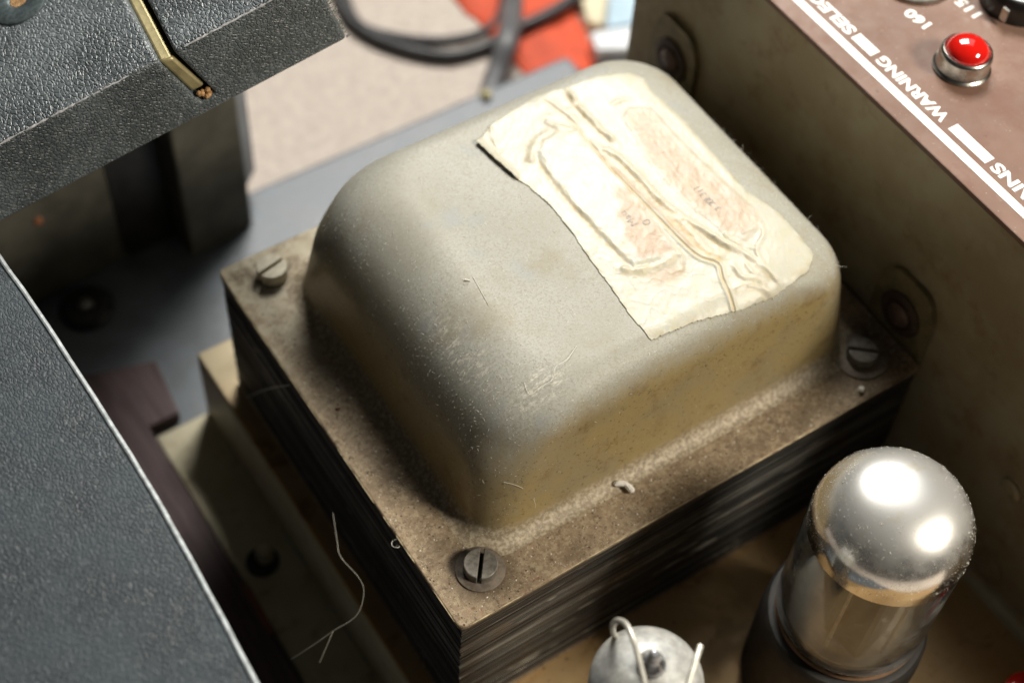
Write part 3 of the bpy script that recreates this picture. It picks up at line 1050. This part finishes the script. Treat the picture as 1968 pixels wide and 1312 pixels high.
# ------------------------------------------------------------------ small valve and its retaining spring
sx_, sy_, SR = 18.6, -39.0, 11.5
sv = thing('small_valve', (sx_, sy_, ZD), 'small valve with grey getter dome and pointed glass tip at the bottom edge', 'valve')
zt = 27.5
pf = [(SR, zt - 14)] + [(SR * math.cos(a) ** .8, zt - 2 + 8.2 * math.sin(a)) for a in np.linspace(0, 1.36, 16)]
pf += [(2.2, zt + 6.5), (1.5, zt + 7.4), (0, zt + 7.6)]
MB().lathe(pf, (sx_, sy_, 0), 72).build('getter_dome', GETTER, sv)
MB().lathe([(2.9, zt + 5.6), (3.0, zt + 6.6), (2.6, zt + 7.8), (1.6, zt + 8.8), (1.25, zt + 10.0), (1.1, zt + 11.0), (.6, zt + 11.6), (0, zt + 11.7)], (sx_, sy_, 0), 28).build('glass_tip', TIP, sv)
MB().lathe([(SR - .9, zt - 14.05), (SR, zt - 14.02), (SR, ZD + 9), (SR - .9, ZD + 9)], (sx_, sy_, 0), 48).build('glass_envelope', GLASS, sv)
MB().lathe([(7.2, zt - 16), (7.2, ZD + 12), (0, ZD + 12)], (sx_, sy_, 0), 24).build('anode', ANODE, sv)
MB().lathe([(12.4, ZD + .05), (12.4, ZD + 8.8), (11, ZD + 9.2), (0, ZD + 9.2)], (sx_, sy_, 0), 40).build('base', BLACK, sv, sharp=40)

wr = thing('retaining_spring', (sx_, sy_, ZD + 9), 'pale wire retaining spring hooked over the small valve', 'wire')
w1 = spline([(sx_ + 9.0, sy_ + 12.0, -20), (sx_ + 5.2, sy_ + 12.2, 10)] + [at(1178, 1212, 309), at(1185, 1192, 304), at(1203, 1199, 301), at(1217, 1228, 298), at(1230, 1275, 296), at(1242, 1330, 294), at(1250, 1400, 292)], 8)
MB().tube(w1, .62, 10).build('left_wire', WIRE, wr)
w2 = spline([at(1346, 1240, 301), at(1338, 1265, 299), at(1326, 1300, 297), at(1312, 1345, 295), at(1285, 1395, 293), at(1250, 1402, 292)], 8)
MB().tube(w2, .62, 10).build('right_wire', WIRE, wr)

# red wire cap at the lower right corner
q = on(1975, 1325, 2, -38)
rc = thing('red_wire_cap', (q[0], q[1], ZD), 'red wire cap standing on the deck at the lower right corner', 'plug')
MB().lathe([(5.6, ZD + .05), (5.6, -40), (5.0, -38.2), (3.8, -37.4), (0, -37)], (q[0], q[1], 0), 32).build('cap_shell', RED, rc)
MB().tube(spline([(q[0], q[1], -37.2), (q[0] + 2, q[1] - 6, -34), (q[0] + 8, q[1] - 14, -42), (q[0] + 9, q[1] - 24, ZD + 1)], 6), 1.0, 8).build('lead', RED, rc)

# ------------------------------------------------------------------ leathercloth board at upper left (tilted), slot and brass strip
E0, E1 = at(0, 276, 342), at(523, 0, 342)
eu = (E1 - E0) / np.linalg.norm(E1 - E0)
en = np.array([0, 0, 1.0]) - eu * eu[2]
en /= np.linalg.norm(en)
ew = np.cross(en, eu)                         # away from the camera
Bo = E0 - eu * 60
UL = 60 + np.linalg.norm(E1 - E0) * (604 / 523.)
TH = 21.5


def uw(px, py):
    """u, w on the board's top plane for a pixel"""
    r = RC.T @ np.array([(px - 984) / FPX, (py - 656) / FPX, 1.0])
    t = np.dot(en, Bo - CC) / np.dot(en, r)
    P = CC + r * t - Bo
    return np.dot(P, eu), np.dot(P, ew)


us, ws0 = uw(318, 108)
ua, wa = uw(262, 0)
shear = (ua - us) / (wa - ws0)
SWD, SDP, SSH = 4.0, 17.6, 2.6
bd = thing('leathercloth_board', tuple(Bo), 'thick black leathercloth board with brass strip in its slot, upper left', 'board')
sec = [(0, 0), (us - SWD / 2, 0), (us - SWD / 2 + SSH, -SDP), (us + SWD / 2 + SSH, -SDP), (us + SWD / 2, 0), (UL, 0), (UL, -TH), (0, -TH)]
# cross-section in (u, n), swept back along w with the slot's slight skew
mbd = MB()
nw = 2
v = []
for w_ in (0.0, 130.0):
    for i, (u_, n_) in enumerate(sec):
        sk = shear * w_ if 1 <= i <= 4 else 0.0
        v.append(Bo + eu * (u_ + sk) + en * n_ + ew * w_)
n = len(sec)
f = [tuple(range(n)), tuple(range(n, 2 * n))[::-1]] + [(i, n + i, n + (i + 1) % n, (i + 1) % n) for i in range(n)]
mbd.add(v, f)
o = mbd.build('board', TOLEX, bd, smooth=True, sharp=30)
bevel(o, .9, 3, 40)
# brass strip lying in the slot
v = []
sb = [(us - SWD / 2 + .1, -1.3), (us - SWD / 2 + SSH * .8 + .1, -SDP * .80), (us + SWD / 2 + SSH * .8 - .5, -SDP * .80), (us + SWD / 2 - .75, -1.9)]
for w_ in (.55, 126):
    for (u_, n_) in sb:
        v.append(Bo + eu * (u_ + shear * w_) + en * n_ + ew * w_)
o = MB().add(v, [(0, 1, 2, 3), (7, 6, 5, 4), (0, 4, 5, 1), (1, 5, 6, 2), (2, 6, 7, 3), (3, 7, 4, 0)]).build('brass_strip', BRASS, bd)
bevel(o, .8, 3, 40)
# bare chipboard at the foot of the slot
cp = MB()
for i in range(16):
    u_ = us + SSH * .93 + random.uniform(-1.2, 1.2)
    P = Bo + eu * u_ + en * (-SDP * .84 - random.uniform(0, 2.4)) + ew * random.uniform(.1, .8)
    r_ = random.uniform(.3, .75)
    cp.lathe([(0, -r_), (r_ * .8, -r_ * .4), (r_, .2 * r_), (r_ * .5, r_ * .8), (0, r_)], P, 6)
cp.build('chipped_core', CHIP, bd, smooth=False)
# broken pale seam along the front edge
mbs = MB()
u_ = 1.0
while u_ < UL - 1:
    ln_ = random.uniform(2.0, 9.0)
    if abs(u_ + ln_ / 2 - us) > ln_ / 2 + 2.2:
        pts = []
        m_ = max(3, int(ln_ / .7))
        for i in range(m_):
            pts.append(Bo + eu * (u_ + ln_ * i / (m_ - 1)) + en * (-.32 + random.uniform(-.10, .08)) + ew * (.30 + random.uniform(-.08, .06)))
        rr = [random.uniform(.14, .34) for _ in pts]
        rr[0] = rr[-1] = .05
        mbs.tube(pts, rr, 5)
    u_ += ln_ * .96 + random.choice((0, 0, .3))
mbs.build('worn_seam', SEAM, bd)
# metal washer let into the top with a screw hole
wu, ww = uw(36, 0)
c = Bo + eu * wu + ew * ww
wz = MB().lathe([(7.4, .02), (7.3, .35), (6.9, .55), (2.9, .5), (2.3, .15), (2.2, -.4), (1.9, -.5), (0, -.5)][:6] + [(2.2, .03)], c, 48, (eu, ew, en)).build('washer', GALV, bd, sharp=40)
MB().lathe([(2.15, .06), (1.2, .12), (0, .10)], c, 24, (eu, ew, en)).build('bare_hole', CHIP, bd)
# frayed cloth at the board's right end
fr = MB()
for i in range(60):
    P = Bo + eu * (UL + .05) + en * (-random.uniform(0, TH)) + ew * random.uniform(0, 2.5)
    q = P + eu * random.uniform(.3, 1.5) + en * random.uniform(-.8, .8) + ew * random.uniform(-.7, .7)
    fr.tube([P, (P + q) / 2 + eu * .2, q], [.1, .08, .03], 4)
tag(fr.build('frayed_edge', m_plain('grey green fibre', (.17, .18, .15), .8), bd), kind='stuff')

# ------------------------------------------------------------------ charcoal panel at lower left with a pale edge trim
ZS = 40.0
ep = [on(px, py, 2, ZS) for px, py in ((-120, 300), (-60, 400), (0, 492), (75, 598), (200, 790), (300, 952), (400, 1132), (495, 1312), (560, 1440), (640, 1620))]
es = spline(ep, 6)
poly = [(p[0] - .8, p[1]) for p in es]
poly = [(-260, poly[-1][1]), *poly[::-1], (-260, poly[0][1])]
o = MB().prism(poly, ZS - 14, ZS).build('side_panel', TOLEX2, base, sharp=30)
cp_ = tag(o, 'charcoal leathercloth panel with pale worn edge')
bevel(o, .8, 2, 50)
tp = []
for i, p in enumerate(es):
    tp.append((p[0] - .25 + .04 * math.sin(i * 1.7), p[1], ZS - .35))
MB().tube(tp, .6, 10).build('edge_trim', TRIM, cp_)

# ------------------------------------------------------------------ dark wooden corner blocks under the board
def block(cor, ztop, mat):
    o = MB().prism(cor, -81.95, ztop).build('corner_block', mat, base, sharp=30)
    return bevel(o, 1.0, 2)


t = block([(17.8, 188), (40.8, 190), (40.0, 203), (17.0, 203)], 50, POST)
MB().prism([(41.2, 196.0), (49.0, 203.0), (48.2, 213), (41.0, 212.5)], -72, 38).build('cloth_flap', TOLEX3, t, sharp=30)
MB().lathe([(1.6, .02), (1.4, .8), (0, 1.0)], (23, 189.2, 22), 10, ((1, 0, 0), (0, 0, 1), (0, -1, 0))).build('paint_chip', ORANGE, t)
t = block([(-47, 194.5), (0, 198.9), (-1, 203), (-49, 202)], 30, POST)
MB().lathe([(1.4, .02), (1.2, .8), (0, 1.0)], (-24, 196.6, -47), 10, ((1, 0, 0), (0, 0, 1), (0, -1, 0))).build('paint_chip', ORANGE, t)
MB().box((-.5, 198.5, -81.9), (17.2, 203.5, 36)).build('gap_blackout', BLACK, base, smooth=False)  # added black board standing for the dark gap between the blocks
MB().box((-190, 197, -81.9), (-48.8, 203.5, 36)).build('gap_blackout', BLACK, base, smooth=False)  # another added black board, left of the blocks

# black rubber foot on the base in the dark corner
q = on(165, 585, 2, -79)
kn = MB().lathe([(8, -81.95), (8.4, -80.4), (7.6, -79.2), (5.5, -78.6), (3.2, -78.8), (2.6, -80), (0, -80)], (q[0], q[1], 0), 36).build('rubber_foot', m_plain('black rubber', (.012, .012, .013), .5, 0, .3, 5), base)
MB().lathe([(2.4, -79.9), (2.3, -78.4), (1.4, -78.0), (0, -77.9)], (q[0], q[1], 0), 16).build('foot_screw', STEEL, kn)

# purple-brown wooden strip along the chassis flange
bt = MB().prism([(-35, -120), (-22.8, -120), (-22.8, 133.2), (-12.9, 133.4), (-10.6, 154), (-35, 161)], -81.95, -77).build('wooden_strip', PURPLE, base, smooth=False)
tag(bt, 'purple brown wooden strip')
bevel(bt, .6, 2)
q = on(497, 1165, 2, -77)
MB().prism(rounded([(q[0] - 1.6, q[1] - 9), (q[0] + .4, q[1] - 9), (q[0] + .9, q[1] + 7), (q[0] - .8, q[1] + 8)], .6, 3), -76.99, -76.8).build('paint_chip', ORANGE, bt)

# ------------------------------------------------------------------ on the carpet behind: cables, red cloth, cards
ZC = -100.0


def cable(name, pix, r, mat, label, lift=0.0):
    pts = []
    for i, q_ in enumerate(pix):
        zz = ZC + r + (q_[2] if len(q_) > 2 else 0)
        p_ = on(q_[0], q_[1], 2, zz)
        pts.append(p_)
    o = MB().tube(spline(pts, 10), r, 12).build(name, mat, None)
    return tag(o, label, 'cable')


cable('looped_cable', [(600, -90), (640, -30), (672, 38), (740, 82), (850, 108), (930, 92), (985, 60, 2.5), (1050, 30, 3), (1105, -5, 3), (1170, -60), (1260, -140)], 2.5, CABLE, 'dark cable curving across the carpet and over the red cloth')
cable('straight_cable', [(990, -120), (987, -40, 2), (984, 20, 4), (975, 80, 8), (955, 140, 3), (935, 200), (900, 290)], 4.2, CABLE2, 'grey cable running towards the base board across the dark cable')
cable('thin_cable', [(640, -80), (660, -20), (690, 45), (760, 70), (850, 78), (930, 60), (962, 20), (970, -60)], 1.6, CABLE, 'thin black lead inside the curve of the dark cable')

# cloth: a soft folded strip
cl = [(862, -60), (868, 0), (912, 40), (948, 78), (985, 120), (1010, 150), (1080, 170), (1155, 150), (1148, 105), (1125, 50), (1100, 0), (1085, -60)]
clp = [on(x, y, 2, ZC + 1)[:2] for x, y in cl]
gx = np.arange(min(p[0] for p in clp), max(p[0] for p in clp), 1.2)
gy = np.arange(min(p[1] for p in clp), max(p[1] for p in clp), 1.2)
CX, CY = np.meshgrid(gx, gy)
sdc = poly_sd(CX, CY, clp)
kp = sdc > 0
CZ = ZC + .6 + 1.2 * sstep(0, 6, sdc) + .8 * (nz2(CX, CY, 26, 51) + .8) * sstep(0, 10, sdc)
ix = -np.ones(CX.shape, int)
ix[kp] = np.arange(kp.sum())
a, b_, c, d = ix[:-1, :-1], ix[:-1, 1:], ix[1:, 1:], ix[1:, :-1]
ok = (a >= 0) & (b_ >= 0) & (c >= 0) & (d >= 0)
o = mk('red_cloth', np.stack([CX[kp], CY[kp], CZ[kp]], 1), np.stack([a[ok], b_[ok], c[ok], d[ok]], 1).tolist(), REDCLOTH)
so = o.modifiers.new('thickness', 'SOLIDIFY')
so.thickness = .5 * S
tag(o, 'orange red cloth lying on the carpet under the cables', 'cloth')


def card(name, pix, h, mat, label, cat):
    pp = [tuple(on(x, y, 2, ZC + h)[:2]) for x, y in pix]
    ar = sum(pp[i][0] * pp[(i + 1) % len(pp)][1] - pp[(i + 1) % len(pp)][0] * pp[i][1] for i in range(len(pp)))
    if ar < 0: pp = pp[::-1]
    o = MB().prism(pp, ZC + .05, ZC + h).build(name, mat, None, smooth=False)
    bevel(o, .6, 2)
    return tag(o, label, cat)


card('white_box', [(1136, 62), (1290, 40), (1300, 88), (1146, 96)], 9, CARD, 'white card box beside the chassis wall behind the transformer', 'box')
card('blue_packet', [(1172, -20), (1300, -30), (1300, 30), (1165, 52)], 7, CARDB, 'pale blue packet behind the white card box', 'packet')
card('yellow_packet', [(1110, -30), (1168, -25), (1160, 48), (1128, 40)], 5, CARDY, 'pale yellow packet between red cloth and blue packet', 'packet')
card('black_case', [(1150, 104), (1300, 96), (1300, 190), (1165, 180)], 4, CABLE, 'small black case just behind the domed cover', 'case')

# ------------------------------------------------------------------ lint, hairs and dust
def fibre(name, pts, r, label, mat=LINT):
    o = MB().tube(spline(pts, 6), r, 6).build(name, mat)
    return tag(o, label, 'lint')


def on_bell(px, py, lift=.12):
    zz = BH
    for _ in range(25):
        p_ = on(px, py, 2, zz)
        zz = .6 * zz + .4 * (float(bell_height(np.array([p_[0]]), np.array([p_[1]]))[0]) + lift)
    return on(px, py, 2, zz)


fibre('long_hair', [on_bell(x, y, l) for x, y, l in ((1108, 665, .2), (1090, 690, .5), (1068, 705, .7), (1062, 728, .4), (1040, 742, .3), (1020, 757, .2), (1012, 748, .3), (1008, 735, .2))], .045, 'fine pale hair lying on the domed cover near its front shoulder')
fibre('long_hair', [on_bell(x, y, l) for x, y, l in ((968, 926, .2), (985, 930, .6), (1003, 937, .9), (1018, 950, .9), (1028, 965, .4), (1029, 975, .2))], .042, 'fine pale hair on the golden front face of the domed cover')
fibre('long_hair', [on_bell(x, y, .15) for x, y in ((908, 530), (918, 548), (930, 570), (940, 588))], .05, 'short pale hair on the grey top of the domed cover')
fibre('long_hair', [at(640, 985, 372), at(648, 1040, 370), at(655, 1070, 368), at(690, 1110, 366), at(699, 1140, 365), at(685, 1182, 365), at(640, 1212, 368), at(600, 1240, 372), at(560, 1266, 378)], .10, 'long pale thread hanging beside the black side of the transformer', THREAD)
fibre('thread_end', [at(640, 1212, 368), at(628, 1240, 369), at(614, 1272, 371)], .15, 'short forked end of the pale thread near the cream flange', THREAD)
fibre('lint_curl', [(-.1, 27.0, -.6), (-1.2, 27.4, -1.4), (-1.9, 26.2, -1.0), (-1.3, 25.0, -.5), (-.4, 25.4, -1.2), (-.9, 26.4, -1.9)], .06, 'tiny curled fibre at the left edge of the plate near the front screw')
fibre('lint_strand', [on(475, 764, 0, -1.2), on(500, 752, 0, -1.6), on(528, 744, 0, -1.2), on(556, 740, 0, -.2)], .14, 'pale strand sticking out from the left edge of the plate')
q = on(1200, 935, 2, 1.0)
o = MB().tube([q + np.array(p_) for p_ in ((-1.9, 2.0, .2), (-1.5, 1.6, .35), (-.5, 1.15, .5), (.45, .3, .45), (.75, -.8, .3), (.95, -1.9, .1), (1.1, -2.3, 0))], [.2, .62, .8, .7, .82, .75, .25], 9).build('white_crumb', m_plain('white crumb', (.80, .76, .70), .8, 0, .12, 1, .3, .6))
tag(o, 'curled white crumb on the plate in front of the domed cover', 'crumb')
q = on(1655, 748, 2, .8)
o = MB().lathe([(0, -.8), (.6, -.55), (.85, 0), (.65, .6), (0, .85)], q, 10).build('white_bead', LINT)
tag(o, 'tiny white bead on the right front edge of the plate', 'bead')
q = on(649, 784, 2, .3)
o = MB().box(q + np.array([-.5, -.35, -.28]), q + np.array([.5, .35, .2])).build('orange_flake', ORANGE, smooth=False)
tag(bevel(o, .15), 'tiny orange paint flake on the left rim of the plate', 'flake')
q = on_bell(897, 538, .2)
o = MB().tube([q + np.array([-.6, .5, 0]), q, q + np.array([.55, -.6, .05])], [.12, .2, .12], 6).build('pale_flake', LINT)
tag(o, 'small pale flake on the grey top of the domed cover', 'flake')
q = on_bell(1486, 646, .1)
o = MB().lathe([(0, -.3), (.6, 0), (.4, .35), (0, .4)], q, 8).build('dark_fleck', BLACK)
tag(o, 'tiny dark fleck on the front face below the label', 'flake')

# loose dust on plate, cover and valves: grains and short fibres nobody could count
OCT = [(1, 0, 0), (-1, 0, 0), (0, 1, 0), (0, -1, 0), (0, 0, 1), (0, 0, -1)]
OF = [(0, 2, 4), (2, 1, 4), (1, 3, 4), (3, 0, 4), (2, 0, 5), (1, 2, 5), (3, 1, 5), (0, 3, 5)]


def grains(P, rlo, rhi, name, mat, label, seed):
    r_ = np.random.default_rng(seed)
    n_ = len(P)
    rad = r_.uniform(rlo, rhi, (n_, 1, 1)) * r_.uniform(.6, 1.4, (n_, 6, 1))
    v_ = (np.array(OCT)[None] * rad * np.array([1, 1, .7]) + P[:, None]).reshape(-1, 3)
    f_ = (np.array(OF)[None] + 6 * np.arange(n_)[:, None, None]).reshape(-1, 3)
    return tag(mk(name, v_, f_.tolist(), mat, smooth=False, origin=(60, 50, 0)), label, 'dust', kind='stuff')


def fuzz(P, N, lmin, lmax, rad, name, mat, label, seed, up=.4):
    r_ = np.random.default_rng(seed)
    n_ = len(P)
    d1 = r_.normal(size=(n_, 3))
    d1 /= np.linalg.norm(d1, axis=1)[:, None]
    d1 = d1 - N * (d1 * N).sum(1)[:, None] * .8 + N * up * r_.uniform(0, 1, (n_, 1))
    ln_ = r_.uniform(lmin, lmax, (n_, 1)) * r_.uniform(.3, 1, (n_, 1))
    d2 = d1 + r_.normal(size=(n_, 3)) * .6
    a_ = P + N * .03
    b2 = a_ + d1 * ln_ * .5
    c_ = b2 + d2 * ln_ * .5
    side = np.cross(d1, r_.normal(size=(n_, 3)))
    side /= np.linalg.norm(side, axis=1)[:, None] + 1e-9
    sd2 = np.cross(d1, side) * rad
    side = side * rad
    v_ = np.stack([a_ + side, a_ - side * .5 + sd2, a_ - side * .5 - sd2, b2 + side, b2 - side * .5 + sd2, b2 - side * .5 - sd2, c_], 1).reshape(-1, 3)
    T_ = np.array([(0, 1, 4), (0, 4, 3), (1, 2, 5), (1, 5, 4), (2, 0, 3), (2, 3, 5), (3, 4, 6), (4, 5, 6), (5, 3, 6)])
    f_ = (T_[None] + 7 * np.arange(n_)[:, None, None]).reshape(-1, 3)
    return tag(mk(name, v_, f_.tolist(), mat, smooth=False, origin=(60, 50, 0)), label, 'dust', kind='stuff')


def plate_points(n_):
    out = []
    while len(out) < n_:
        x, y = rng.uniform(.6, W - .6), rng.uniform(.6, L - .6)
        if 14 < x < 128 and 13 < y < 108: continue
        out.append((x, y, .02))
    return np.array(out)


def bell_points(n_, fx=None):
    X = rng.uniform(BX0 - 2, BX1 + 2, n_ * 2)
    Y = rng.uniform(BY0 - 2, BY1 + 2, n_ * 2)
    if fx is not None:
        k_ = fx(X, Y)
        X, Y = X[k_], Y[k_]
    X, Y = X[:n_], Y[:n_]
    Z = bell_height(X, Y)
    e = .15
    gx_ = (bell_height(X + e, Y) - bell_height(X - e, Y)) / (2 * e)
    gy_ = (bell_height(X, Y + e) - bell_height(X, Y - e)) / (2 * e)
    N = np.stack([-gx_, -gy_, np.ones_like(gx_)], 1)
    N /= np.linalg.norm(N, axis=1)[:, None]
    g = Z > .5
    return np.stack([X, Y, Z], 1)[g], N[g]


grains(plate_points(2600), .05, .17, 'plate_grains', GRAIN, 'brown dust grains on the plate round the domed cover', 11)
grains(plate_points(260), .12, .30, 'pale_grains', LINT, 'scattered pale grit on the plate round the domed cover', 12)
grains(plate_points(700), .08, .26, 'dark_grains', m_plain('dark grit', (.06, .045, .03), .8, 0, .3), 'scattered dark grit on the plate round the domed cover', 13)
P_ = plate_points(1500)
fuzz(P_, np.tile([0, 0, 1.0], (len(P_), 1)), .4, 1.6, .03, 'plate_fibres', GRAIN, 'short dust fibres on the plate round the domed cover', 14)
P_, N_ = bell_points(7000)
off = poly_sd(P_[:, 0], P_[:, 1], outline) < .3
fuzz(P_[off], N_[off], .3, 1.0, .024, 'cover_fibres', LINT, 'short pale dust fibres clinging to the domed cover', 15, .5)
P_, N_ = bell_points(1700, lambda X, Y: (X < 40) & (Y < 62))
fuzz(P_, N_, .3, 1.1, .028, 'shoulder_fibres', LINT, 'dense pale fibres on the dark left shoulder of the domed cover', 16, .5)
P_, N_ = bell_points(900, lambda X, Y: (X > 112) & (Y > 20) & (Y < 75))
fuzz(P_, N_, .6, 2.2, .03, 'rim_fuzz', LINT, 'woolly fuzz on the right shoulder of the domed cover', 17, 1.4)
P_, N_ = bell_points(2500)
off = poly_sd(P_[:, 0], P_[:, 1], outline) < .3
grains(P_[off] + N_[off] * .02, .03, .10, 'cover_grains', m_plain('brown specks', (.22, .17, .10), .8, 0, .5), 'brown specks of dust on the domed cover', 18)
# specks on the silver dome
n_ = 1000
th, ph = rng.uniform(0, 2 * math.pi, n_), np.arcsin(rng.uniform(0.02, .98, n_))
P_ = np.stack([vx + VR * np.cos(ph) ** .80 * np.cos(th), vy + VR * np.cos(ph) ** .80 * np.sin(th), zc + 14.6 * np.sin(ph)], 1)
N_ = np.stack([np.cos(ph) * np.cos(th), np.cos(ph) * np.sin(th), np.sin(ph)], 1)
fuzz(P_, N_, .2, .8, .035, 'dome_fibres', LINT, 'fine dust fibres on the mirrored valve dome', 19, .3)
